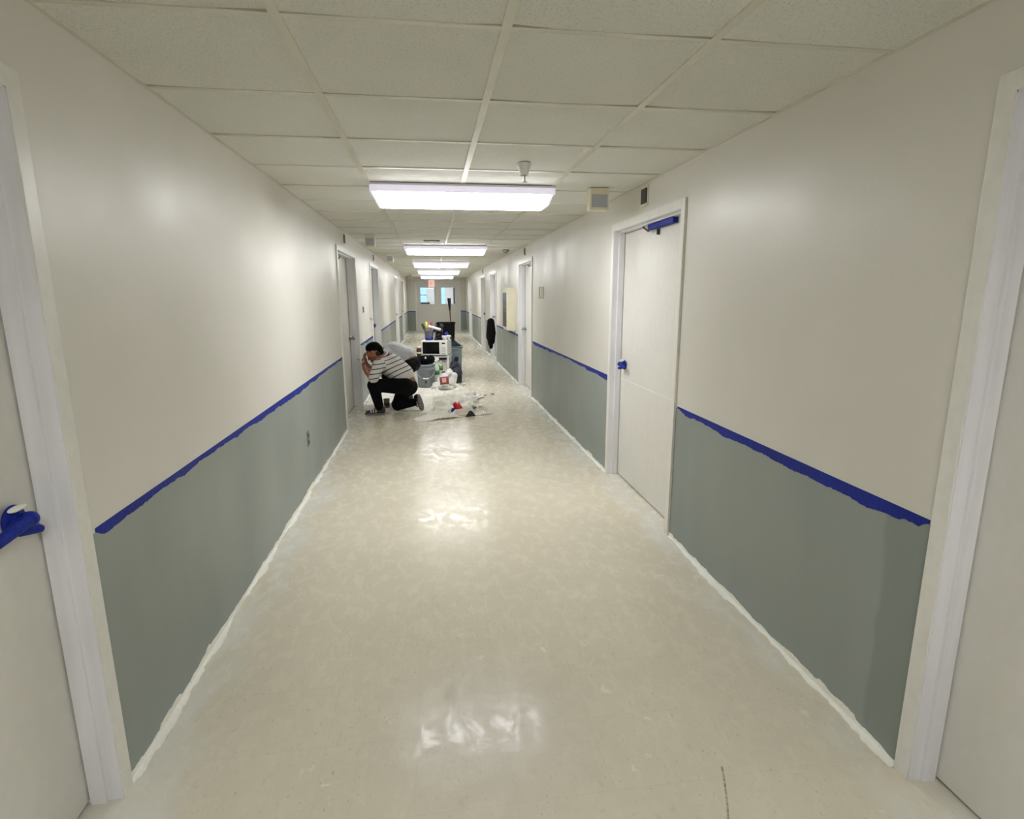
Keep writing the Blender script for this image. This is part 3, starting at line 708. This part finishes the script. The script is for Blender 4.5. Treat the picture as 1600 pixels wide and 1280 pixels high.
def person_b():
    t = thing('person', 'person in plain pale grey t-shirt bent over behind the striped shirt', 'person', (.6, 7.95, 0))
    O = Vector((.6, 7.95, 0)); v = lambda x, y, z: Vector((x, 7.95+y, z)) - O
    hip = v(.675, 0, .575); hl, hr = v(.66, -.10, .54), v(.68, .12, .54)
    waist = v(.60, 0, .68); chest = v(.45, 0, .735); neckb = v(.31, 0, .735); hd = v(.195, -.01, .70)
    sl, sr = v(.35, -.16, .70), v(.36, .18, .70)
    kl, kr = v(.36, -.14, .42), v(.42, .17, .40); al, ar = v(.58, -.11, .11), v(.60, .14, .11)
    el, er = v(.21, -.17, .46), v(.16, .20, .52); wl, wr = v(.10, -.12, .58), v(.10, .14, .44)
    bm = bmesh.new(); P, R = head(bm, hd, (-1, .1, -.45), (-.4, 0, 1))
    capsule(bm, neckb, hd + Vector((.03, 0, -.02)), .062, .055)
    capsule(bm, hip, waist, .128, .122); capsule(bm, waist, chest, .122, .13); capsule(bm, chest, neckb, .125, .075)
    for s in (sl, sr): capsule(bm, chest + (s-chest)*.4, s, .09, .055)
    for s, e, w_ in ((sl, el, wl), (sr, er, wr)): capsule(bm, s, e, .050, .040); capsule(bm, e, w_, .041, .026)
    for h_, k, a in ((hl, kl, al), (hr, kr, ar)): capsule(bm, h_, k, .085, .058); capsule(bm, k, a, .056, .036)
    hand(bm, wl, (-.3, .05, .9), (0.2, 1, 0), -1); hand(bm, wr, (-.5, -.1, .7), (0, -1, 0.1), 1)
    b = melt('body', bm, M['skin'], t, .0065, 2); eyes(b, P)
    bm = bmesh.new()
    capsule(bm, v(.622, 0, .685), waist, .126, .138); capsule(bm, waist, chest, .136, .148); capsule(bm, chest, neckb + Vector((.02, 0, -.02)), .142, .09)
    for s in (sl, sr): capsule(bm, chest + (s-chest)*.3, s, .11, .072)
    for s, e in ((sl, el), (sr, er)): capsule(bm, s, s + (e-s)*.7, .070, .062)
    melt('t_shirt', bm, M['tee'], t, .008, 4)
    bm = bmesh.new(); ell(bm, v(.690, .01, .572), (.128, .160, .122), Matrix.Rotation(.5, 3, 'Y'))
    capsule(bm, hl, kl, .105, .08); capsule(bm, kl, v(.575, -.11, .15), .078, .058); capsule(bm, hr, kr, .105, .08); capsule(bm, kr, v(.6, .14, .14), .078, .058)
    melt('trousers', bm, M['jeans'], t, .008, 4)
    shoe(t, v(.66, -.11, .02), v(.40, -.12, .02), (0, 0, 1), M['shoe']); shoe(t, v(.68, .14, .02), v(.42, .15, .02), (0, 0, 1), M['shoe'])
    bm = bmesh.new(); ell(bm, P(-.014, 0, .040), (.104, .084, .076), R); melt('hair', bm, M['hair'], t, .006, 2)
person_b()

# ------------------------------------------------------------------ drop cloths
def inside(x, y, poly):
    c = False; n = len(poly)
    for i in range(n):
        (x1, y1), (x2, y2) = poly[i], poly[(i+1) % n]
        if (y1 > y) != (y2 > y) and x < (x2-x1)*(y-y1)/(y2-y1) + x1: c = not c
    return c
def sheet(name, poly, zf, m, step=.025, th=.002, wob=.02):
    xs = [p[0] for p in poly]; ys = [p[1] for p in poly]; bm = bmesh.new()
    nx = int((max(xs)-min(xs))/step)+2; ny = int((max(ys)-min(ys))/step)+2; V = {}
    def g(i, j):
        if (i, j) not in V:
            x = min(xs) + i*step; y = min(ys) + j*step
            V[i, j] = bm.verts.new((x, y, zf(x, y)))
        return V[i, j]
    for i in range(nx):
        for j in range(ny):
            x = min(xs) + (i+.5)*step; y = min(ys) + (j+.5)*step
            w1 = wob*noise.noise(Vector((x*4, y*4, 1))); w2 = wob*noise.noise(Vector((x*4, y*4, 7)))
            if inside(x+w1, y+w2, poly): bm.faces.new((g(i, j), g(i+1, j), g(i+1, j+1), g(i, j+1)))
    for _ in range(3): bmesh.ops.smooth_vert(bm, verts=[v for v in bm.verts if v.is_boundary], factor=.5, use_axis_x=True, use_axis_y=True)
    o = link(name, bm, m, None, True); sd = o.modifiers.new('thickness', 'SOLIDIFY'); sd.thickness = th; sd.offset = 1
    return o
def folds(x, y):
    # long soft folds running mostly across the corridor
    a = noise.noise(Vector((x*1.6 + y*.5, y*3.4 - x*1.2, 3.3))); b = noise.noise(Vector((x*5, y*8, 8.1)))
    r = max(0, 1-abs(a)*5.5)**2*.085 + max(0, 1-abs(b)*4.5)**2*.030 + .001
    env = min(1, max(.12, (x-.15)/.7)); 
    if (x-.86)**2+(y-9.48)**2 < .24**2: return .002
    if x < .98 and y < 8.5: r = min(r, .002 + .02*max(0, (x-.85)/.1) if x > .85 else .002)
    if y > 8.75: r = .001
    return .001 + r*env*min(1, max(.1, (y-6.75)/.3))
poly = [(.02, 7.62), (.02, 9.0), (.3, 9.45), (.9, 9.75), (1.38, 9.7), (1.50, 9.2), (1.62, 8.55), (1.55, 8.0), (1.66, 7.55), (1.45, 7.32), (1.50, 7.12), (1.38, 6.95), (1.08, 6.82), (.78, 6.74), (.70, 6.92), (.88, 7.18), (.84, 7.26), (.60, 7.30), (.34, 7.42)]
tag(sheet('drop_cloth', poly, folds, M['canvas'], .02), 'crumpled off-white canvas drop cloth spread on the floor', 'drop cloth')
def filmz(x, y): return .007 + .012*max(0, 1-abs(noise.noise(Vector((x*4+y*2, y*5, 1.5))))*6)**2
tag(sheet('plastic_film', [(1.42, 6.98), (1.74, 7.02), (1.70, 7.25), (1.62, 7.62), (1.50, 7.42), (1.40, 7.2)], filmz, M['film'], .02, .001), 'thin clear plastic film beside the red cup', 'plastic sheet')
def rags(x, y): return .005 + .035*max(0, 1-abs(noise.noise(Vector((x*3+y*4, y*6-x*4, 11))))*4)**2
tag(sheet('plastic_wrap', [(1.30, 8.10), (1.55, 8.0), (1.74, 8.25), (1.70, 8.42), (1.45, 8.38), (1.25, 8.3)], lambda x, y: rags(x, y)+.012, M['bag'], .02, .001), 'crumpled white plastic wrap on the drop cloth edge', 'plastic sheet')
# red cup lying on its side
def frustum_thing(name, label, cat, loc, rot): 
    t = thing(name, label, cat, loc); t.rotation_euler = rot; return t
t = frustum_thing('cup', 'red plastic cup tilted upside down on the drop cloth', 'cup', (1.285, 7.16, .082), (-.45, -.42, 0))
bm = bmesh.new(); lathe(bm, [(0, .065), (.042, .065), (.060, -.068), (.056, -.068), (.038, .058), (0, .058)]); link('cup_wall', bm, M['red'], t, True)
bm = bmesh.new(); tube(bm, [(.0595*math.cos(a*PI/12), .0595*math.sin(a*PI/12), -.069) for a in range(25)], .004, cap=False); link('rim', bm, M['white'], t, True)
t = thing('paint_can', 'small dark and white can lying left of the red cup', 'can', (1.205, 7.13, .042)); t.rotation_euler = (1.2, .5, .5)
bm = bmesh.new(); lathe(bm, [(0, -.04), (.034, -.04), (.034, .03), (0, .03)]); link('body', bm, M['white'], t, True)
bm = bmesh.new(); lathe(bm, [(0, .030), (.035, .030), (.035, .045), (0, .045)]); link('lid', bm, M['blue'], t, True)
t = thing('scraper', 'small black putty scraper standing on its blade near red cup', 'scraper', (1.435, 6.93, .006)); t.rotation_euler = (0, 0, .3)
bm = bmesh.new(); v8 = [bm.verts.new(p) for p in ((-.07, -.006, 0), (.07, -.006, 0), (.015, -.006, .075), (-.015, -.006, .075), (-.07, .006, 0), (.07, .006, 0), (.015, .006, .075), (-.015, .006, .075))]
for f in ((0, 1, 2, 3), (7, 6, 5, 4), (0, 4, 5, 1), (1, 5, 6, 2), (2, 6, 7, 3), (3, 7, 4, 0)): bm.faces.new([v8[i] for i in f])
link('blade', bm, M['charcoal'], t)
bm = bmesh.new(); tube(bm, [(-.01, 0, .03), (-.12, .10, .012), (-.15, .13, .010)], [.008, .010, .009]); link('scraper_handle', bm, M['pink'], t, True)
t = thing('paint_cup', 'small grey cup standing behind the kneeling person\'s front shoe', 'cup', (.345, 7.70, .005))
bm = bmesh.new(); lathe(bm, [(0, 0), (.034, 0), (.042, .12), (.039, .12), (.032, .006), (0, .006)]); link('cup_wall', bm, M['sole'], t, True)
bm = bmesh.new(); lathe(bm, [(0, .03), (.0385, .03), (.0405, .07), (0, .07)]); link('band', bm, M['brown'], t, True)

# ------------------------------------------------------------------ gear pile
# grey bucket with bail handle, black bag on its lid
bx_, by_ = .862, 9.42
t = thing('bucket', 'grey five gallon plastic bucket with white-gripped handle', 'bucket', (bx_, by_, .006))
bm = bmesh.new(); lathe(bm, [(0, 0), (.128, 0), (.132, .01), (.143, .27), (.153, .275), (.153, .315), (.147, .32), (.150, .355), (.152, .365), (.144, .365), (.128, .02), (0, .02)], n=32); link('body', bm, M['bucket'], t, True)
bm = bmesh.new(); lathe(bm, [(0, .352), (.156, .352), (.156, .372), (.14, .376), (0, .372)], n=32); link('lid', bm, M['bucket'], t, True)
bm = bmesh.new(); tube(bm, [(.158*math.cos(a), -.158*math.sin(a)-.006, .30 - .145*math.sin(a)) for a in [PI*k/16 for k in range(17)]], .003); hn = link('bail_handle', bm, M['steel'], t, True)
bm = bmesh.new(); tube(bm, [(.158*math.cos(a), -.158*math.sin(a)-.006, .30 - .145*math.sin(a)) for a in [PI*k/16 for k in (6.5, 7.5, 8.5, 9.5)]], .010); link('grip', bm, M['white'], hn, True)
bm = bmesh.new(); box(bm, -.012, .012, -.140, -.130, .07, .12); link('label_patch', bm, M['charcoal'], t)
bm = bmesh.new(); z = .385
ell(bm, (bx_+.0, by_, z+.072), (.155, .11, .078)); ell(bm, (bx_+.085, by_-.01, z+.082), (.075, .09, .070)); ell(bm, (bx_-.10, by_+.01, z+.065), (.08, .08, .068)); capsule(bm, (bx_-.12, by_-.07, z+.03), (bx_+.12, by_-.07, z+.045), .03, .03)
t = melt('cloth_bag', bm, M['cap_cloth'], None, .010, 4); tag(t, 'soft black cloth bag with white tag lying on the grey bucket', 'bag')
bm = bmesh.new(); ell(bm, (bx_+.005, by_-.098, z+.112), (.013, .008, .020)); link('tag', bm, M['white'], t, True)

# white table
tx, ty = 1.00, 9.92
t = thing('side_table', 'low white plastic table under the microwave', 'table', (tx, ty, 0), math.radians(-8))
bm = bmesh.new(); box(bm, -.30, .30, -.22, .22, .455, .485, bev=.006); link('tabletop', bm, M['white'], t)
for sx in (-1, 1):
    for sy in (-1, 1):
        bm = bmesh.new(); box(bm, sx*.27-.02, sx*.27+.02, sy*.19-.02, sy*.19+.02, 0, .456, bev=.004); link('leg', bm, M['white'], t)
bm = bmesh.new(); box(bm, -.25, .25, -.20, .20, .12, .14); link('lower_shelf', bm, M['white'], t)
# microwave
t = thing('microwave_oven', 'white microwave oven with black glass door on the low table', 'microwave', (1.050, 9.84, .486), math.radians(-14))
bm = bmesh.new(); box(bm, -.225, .225, -.14, .20, .012, .262, bev=.006); link('body', bm, M['mw'], t)
bm = bmesh.new(); box(bm, -.222, .112, -.157, -.140, .016, .258, bev=.004); dr = link('door', bm, M['mw'], t)
bm = bmesh.new(); box(bm, -.198, .090, -.160, -.156, .038, .236, bev=.001); link('door_glass', bm, M['mwglass'], dr)
bm = bmesh.new(); box(bm, .116, .222, -.157, -.140, .016, .258, bev=.004); cp = link('control_panel', bm, M['mw'], t)
bm = bmesh.new(); box(bm, .136, .190, -.159, -.156, .206, .228); link('display', bm, M['mwglass'], cp)
bm = bmesh.new()
for i in range(3):
    for j in range(4): box(bm, .138+i*.020, .152+i*.020, -.1585, -.1565, .070+j*.026, .084+j*.026)
box(bm, .136, .196, -.1595, -.1565, .030, .050); link('buttons', bm, M['lampgrey'], cp)
for sx in (-1, 1):
    for sy in (-.11, .17):
        bm = bmesh.new(); lathe(bm, [(0, 0), (.014, 0), (.016, .013), (0, .013)], c=(sx*.19, sy, 0), n=12); link('foot', bm, M['black'], t)
# jar left of the microwave
t = thing('jar', 'brown jar with cream lid at the left end of the low table', 'jar', (.755, 9.72, .487))
bm = bmesh.new(); lathe(bm, [(0, 0), (.040, 0), (.042, .01), (.042, .12), (.036, .135), (0, .135)]); link('body', bm, M['brown'], t, True)
bm = bmesh.new(); lathe(bm, [(0, .135), (.041, .135), (.041, .165), (0, .165)]); link('lid', bm, M['cream'], t, True)
bm = bmesh.new(); lathe(bm, [(0.0415, .04), (.0428, .04), (.0428, .07), (.0415, .07)]); link('label_band', bm, M['cream'], t, True)
zt = .487+.262
# basket with bottles
t = thing('caddy', 'blue-grey plastic caddy on the microwave holding cleaning tools', 'basket', (.935, 9.80, zt))
bm = bmesh.new(); lathe(bm, [(0, 0), (.068, 0), (.080, .16), (.084, .165), (.078, .168), (.064, .008), (0, .008)], n=28); link('body', bm, M['lilac'], t, True)
bm = bmesh.new(); lathe(bm, [(.0695, .004), (.0715, .004), (.0735, .052), (.0715, .052)], n=28); link('base_band', bm, M['blue'], t, True)
bm = bmesh.new(); tube(bm, [(.078*math.cos(a), -.01, .16 + .10*math.sin(a)) for a in [PI*k/12 for k in range(13)]], .004); link('handle', bm, M['lilac'], t, True)
def brush(x, y, lean, m1, m2, label, ln=.30, cat='brush', nm='cleaning_brush'):
    t = thing(nm, label, cat, (x, y, zt+.010)); t.rotation_euler = lean
    bm = bmesh.new(); tube(bm, [(0, 0, 0), (0, 0, ln*.6)], .008); link('shaft', bm, m1, t, True)
    bm = bmesh.new(); lathe(bm, [(0, ln*.58), (.016, ln*.6), (.022, ln*.75), (.018, ln), (0, ln)]); link('brush_head', bm, m2, t, True)
brush(.915, 9.795, (0, -.08, 0), M['yellow'], M['yellow'], 'yellow brush standing upright in the caddy', .30)
brush(.93, 9.81, (0, -.38, 0), M['charcoal'], M['black'], 'black brush leaning left out of the caddy', .29)
brush(.95, 9.80, (0, .10, 0), M['redlabel'], M['redlabel'], 'reddish brown brush upright in the caddy', .31)
brush(.96, 9.82, (.1, .38, 0), M['brown'], M['bronze'], 'dark bronze brush leaning right out of the caddy', .27)
# roller sleeve lying across
t = thing('roller_sleeve', 'white paint roller sleeve lying across caddy and coffee maker', 'paint roller', (1.030, 9.72, zt+.210)); t.rotation_euler = (0, math.radians(90+17), 0)
bm = bmesh.new(); lathe(bm, [(.012, -.11), (.023, -.108), (.024, .108), (.012, .11), (.012, -.11)]); link('sleeve', bm, M['white'], t, True)
bm = bmesh.new(); lathe(bm, [(.010, -.112), (.0125, -.112), (.0125, .112), (.010, .112), (.010, -.112)]); link('core', bm, M['cream'], t, True)
# coffee maker
t = thing('coffee_maker', 'black coffee maker with steel column standing on microwave', 'coffee maker', (1.092, 9.80, zt), math.radians(-10))
bm = bmesh.new(); box(bm, -.070, .070, -.07, .09, 0, .022, bev=.004); link('base', bm, M['black'], t)
bm = bmesh.new(); box(bm, -.070, .070, .03, .09, .022, .165, bev=.004); box(bm, -.072, .072, -.07, .09, .140, .190, bev=.006); link('tank', bm, M['charcoal'], t)
bm = bmesh.new(); box(bm, -.068, -.040, .0, .03, .022, .14); link('column', bm, M['steel'], t)
bm = bmesh.new(); lathe(bm, [(0, .024), (.040, .024), (.048, .06), (.044, .10), (.034, .125), (0, .125)], c=(.012, -.025, 0)); cf = link('carafe', bm, M['mwglass'], t, True)
bm = bmesh.new(); tube(bm, [(.05, -.03, .11), (.078, -.05, .10), (.076, -.05, .05), (.054, -.03, .045)], .006); link('carafe_handle', bm, M['black'], cf, True)
# dark helmet-like sander, bowls
bm = bmesh.new(); ell(bm, (1.150, 9.86, zt+.230), (.038, .036, .038)); capsule(bm, (1.145, 9.86, zt+.212), (1.125, 9.86, zt+.220), .02, .02)
t = melt('sponge_ball', bm, M['charcoal'], None, .006, 2); tag(t, 'dark grey round sponge resting on the coffee maker', 'sponge')
for x, y, lab, tilt in ((1.195, 9.70, 'white bowl on microwave, left of the pair', 0), (1.255, 9.78, 'white bowl on microwave, right of the pair beside coffee maker', .0)):
    t = thing('bowl', lab, 'bowl', (x, y, zt), 0, 'white bowls on the microwave')
    bm = bmesh.new(); lathe(bm, [(0, 0), (.020, 0), (.030, .02), (.048, .062), (.050, .078), (.046, .078), (.043, .062), (.026, .024), (0, .008)]); link('bowl_wall', bm, M['white'], t, True)
    bm = bmesh.new(); lathe(bm, [(0, .0), (.021, 0), (.021, .004), (0, .004)]); link('foot_ring', bm, M['white'], t, True)
bm = bmesh.new(); ell(bm, (1.225, 9.74, zt+.106), (.038, .032, .028)); capsule(bm, (1.21, 9.74, zt+.115), (1.24, 9.75, zt+.135), .013, .011)
t = melt('cloth', bm, M['blue'], None, .006, 2); tag(t, 'blue cloth bundled on top of the white bowls', 'cloth')

# green bottles under/in front of the table
def bottle(x, y, z, h, r, body, band, label, zb0, zb1, capm='white', rot=0):
    t = thing('bottle', label, 'bottle', (x, y, z)); t.rotation_euler = (rot, rot*.4, 0)
    bm = bmesh.new(); lathe(bm, [(0, 0), (r, 0), (r*1.02, .01), (r*1.02, h*.68), (r*.8, h*.80), (r*.36, h*.88), (r*.36, h*.93), (0, h*.93)]); link('bottle_body', bm, M[body], t, True)
    bm = bmesh.new(); lathe(bm, [(0, h*.92), (r*.42, h*.92), (r*.42, h), (0, h)]); link('bottle_cap', bm, M[capm], t, True)
    bm = bmesh.new(); lathe(bm, [(r*1.021, h*zb0), (r*1.04, h*zb0), (r*1.04, h*zb1), (r*1.021, h*zb1)]); link('bottle_label', bm, M[band], t, True)
    return t
bottle(1.035, 9.54, .006, .42, .052, 'palegreen', 'green', 'pale green bottle with dark green band beside grey bucket', .44, .62)
bottle(1.115, 9.60, .006, .40, .036, 'white', 'green', 'slim white bottle with green label under the table front', .62, .82)
# white box right under microwave
t = thing('storage_box', 'white storage box with lid standing under the low table', 'box', (1.17, 9.86, .0), -.14)
bm = bmesh.new(); box(bm, -.11, .10, -.15, .15, .141, .36, bev=.006); link('box_body', bm, M['ivory'], t)
bm = bmesh.new(); box(bm, -.115, .105, -.155, .155, .36, .38, bev=.004); link('lid', bm, M['white'], t)

# white plastic bag in front
bm = bmesh.new()
for a, b, ra, rb in (((1.02, 9.18, .055), (1.30, 9.22, .06), .06, .055), ((1.12, 9.28, .10), (1.24, 9.30, .24), .09, .07), ((1.28, 9.24, .08), (1.33, 9.28, .20), .07, .05), ((1.20, 9.30, .22), (1.26, 9.32, .30), .05, .025),
                     ((.98, 9.12, .035), (1.27, 9.06, .035), .035, .035)): capsule(bm, a, b, ra, rb)
o = melt('plastic_bag', bm, M['bag'], None, .010, 2)
for v in o.data.vertices:
    v.co += v.normal*(.014*noise.noise(v.co*14) + .006*noise.noise(v.co*40)); v.co.z = max(.008, v.co.z)
tag(o, 'crumpled white plastic bag in front of the gear pile', 'plastic bag')
t = bottle(1.165, 8.985, .075, .235, .070, 'white', 'redlabel', 'white bottle with red brown label leaning on the plastic bag', .10, .62, 'charcoal', -.22)
bm = bmesh.new(); box(bm, -.038, .030, -.0755, -.070, .055, .125, bev=.002); link('label_panel', bm, M['pink'], t)
# grey tote with clothes
t = thing('storage_tote', 'tall grey plastic tote right of the microwave', 'bin', (1.39, 10.34, 0), -.05)
bm = bmesh.new(); zs = [(.0, .105, .14), (.57, .130, .17), (.585, .150, .19), (.60, .150, .19), (.60, .128, .168), (.02, .10, .135)]
rings = [[bm.verts.new((sx*a, sy*b, z)) for sx, sy in ((-1, -1), (1, -1), (1, 1), (-1, 1))] for z, a, b in zs]
for a, b in zip(rings, rings[1:]):
    for k in range(4): bm.faces.new((a[k], a[(k+1) % 4], b[(k+1) % 4], b[k]))
bm.faces.new(rings[0][::-1]); bm.faces.new(rings[-1]); bmesh.ops.recalc_face_normals(bm, faces=bm.faces); link('tote_body', bm, M['tote'], t)
bm = bmesh.new(); box(bm, -.05, .05, -.195, -.186, .55, .575, bev=.002); link('grip', bm, M['tote'], t)
bm = bmesh.new(); ell(bm, (1.345, 10.30, .62), (.10, .11, .085)); ell(bm, (1.41, 10.38, .59), (.09, .10, .05)); o = melt('clothes', bm, M['teal'], None, .010, 2)
for v in o.data.vertices: v.co += v.normal*.016*noise.noise(v.co*12)
tag(o, 'dark teal clothes heaped in the grey tote', 'clothes')
bm = bmesh.new(); ell(bm, (1.31, 10.24, .735), (.05, .06, .05)); capsule(bm, (1.285, 10.22, .72), (1.355, 10.27, .69), .03, .03); o = melt('towel', bm, M['navy'], None, .008, 2)
for v in o.data.vertices: v.co += v.normal*.010*noise.noise(v.co*15)
tag(o, 'navy towel bundled on top of the teal clothes', 'towel')
# slate backpack leaning on tote
x, y = 1.385, 9.78
bm = bmesh.new(); capsule(bm, (x-.02, y, .20), (x-.03, y+.02, .32), .085, .075); capsule(bm, (x+.03, y, .17), (x+.0, y+.02, .30), .075, .07); ell(bm, (x, y-.04, .20), (.08, .05, .08)); capsule(bm, (x-.02, y-.03, .33), (x-.10, y-.05, .27), .05, .03)
t = melt('backpack', bm, M['slate'], None, .008, 3); tag(t, 'slate coloured backpack leaning on the grey tote', 'backpack')
bm = bmesh.new(); capsule(bm, (x+.0, y+.02, .40), (x+.01, y+.01, .43), .040, .034); melt('top_flap', bm, M['navy'], t, .006, 2)
bm = bmesh.new(); box(bm, x-.03, x+.09, y-.05, y+.07, .008, .14, bev=.02); link('base', bm, M['black'], t)
bm = bmesh.new(); tube(bm, [(x-.06, y-.06, .34), (x-.11, y-.07, .27), (x-.10, y-.07, .17)], .009); link('strap', bm, M['black'], t, True)
# black bin with broom
t = thing('trash_bin', 'tall black bin behind the microwave with a broom in it', 'trash can', (1.262, 11.62, 0))
bm = bmesh.new(); zs = [(.0, .145, .14), (.93, .182, .18), (.945, .195, .193), (.965, .195, .193), (.965, .175, .173), (.03, .14, .135)]
rings = [[bm.verts.new((sx*a*k2, sy*b*k2, z)) for sx, sy, k2 in ((-1, -.8, 1), (-.8, -1, 1), (.8, -1, 1), (1, -.8, 1), (1, .8, 1), (.8, 1, 1), (-.8, 1, 1), (-1, .8, 1))] for z, a, b in zs]
for a, b in zip(rings, rings[1:]):
    for k in range(8): bm.faces.new((a[k], a[(k+1) % 8], b[(k+1) % 8], b[k]))
bm.faces.new(rings[0][::-1]); bm.faces.new(rings[-1]); bmesh.ops.recalc_face_normals(bm, faces=bm.faces); link('bin_body', bm, M['bin'], t)
bm = bmesh.new(); box(bm, -.13, -.05, -.199, -.192, .935, .955); link('grip', bm, M['charcoal'], t)
t = thing('broom', 'broom with dark head standing upside down in the black bin', 'broom', (1.405, 11.58, .10)); t.rotation_euler = (0, math.radians(-2.6), 0)
bm = bmesh.new(); tube(bm, [(0, 0, 0), (0, 0, 1.12)], .011); link('broomstick', bm, M['wood'], t, True)
bm = bmesh.new(); tube(bm, [(0, 0, 1.10), (0, 0, 1.18), (0, 0, 1.27), (0, 0, 1.345)], [.016, .024, .032, .036], 12); link('broom_head', bm, M['black'], t, True)
# crumbs of plaster and paper right of the pile
rnd = random.Random(3)
for i, (x, y, s, lab) in enumerate(((1.50, 9.55, .035, 'white paper scrap on floor against the backpack base'), (1.76, 8.45, .022, 'small grey plaster crumb on the floor, left of two'), (1.88, 8.50, .026, 'small grey plaster crumb on the floor, right of two'), (1.60, 9.75, .02, 'tiny pale paper scrap on floor behind the backpack'))):
    bm = bmesh.new(); ell(bm, (x, y, s*.42), (s, s*.8, s*.42)); o = link('scrap', bm, M['white'] if i in (0, 3) else M['greyplate'])
    for v in o.data.vertices: v.co.x += .3*s*noise.noise(v.co*60); v.co.y += .3*s*noise.noise(v.co*70)
    tag(o, lab, 'scrap')
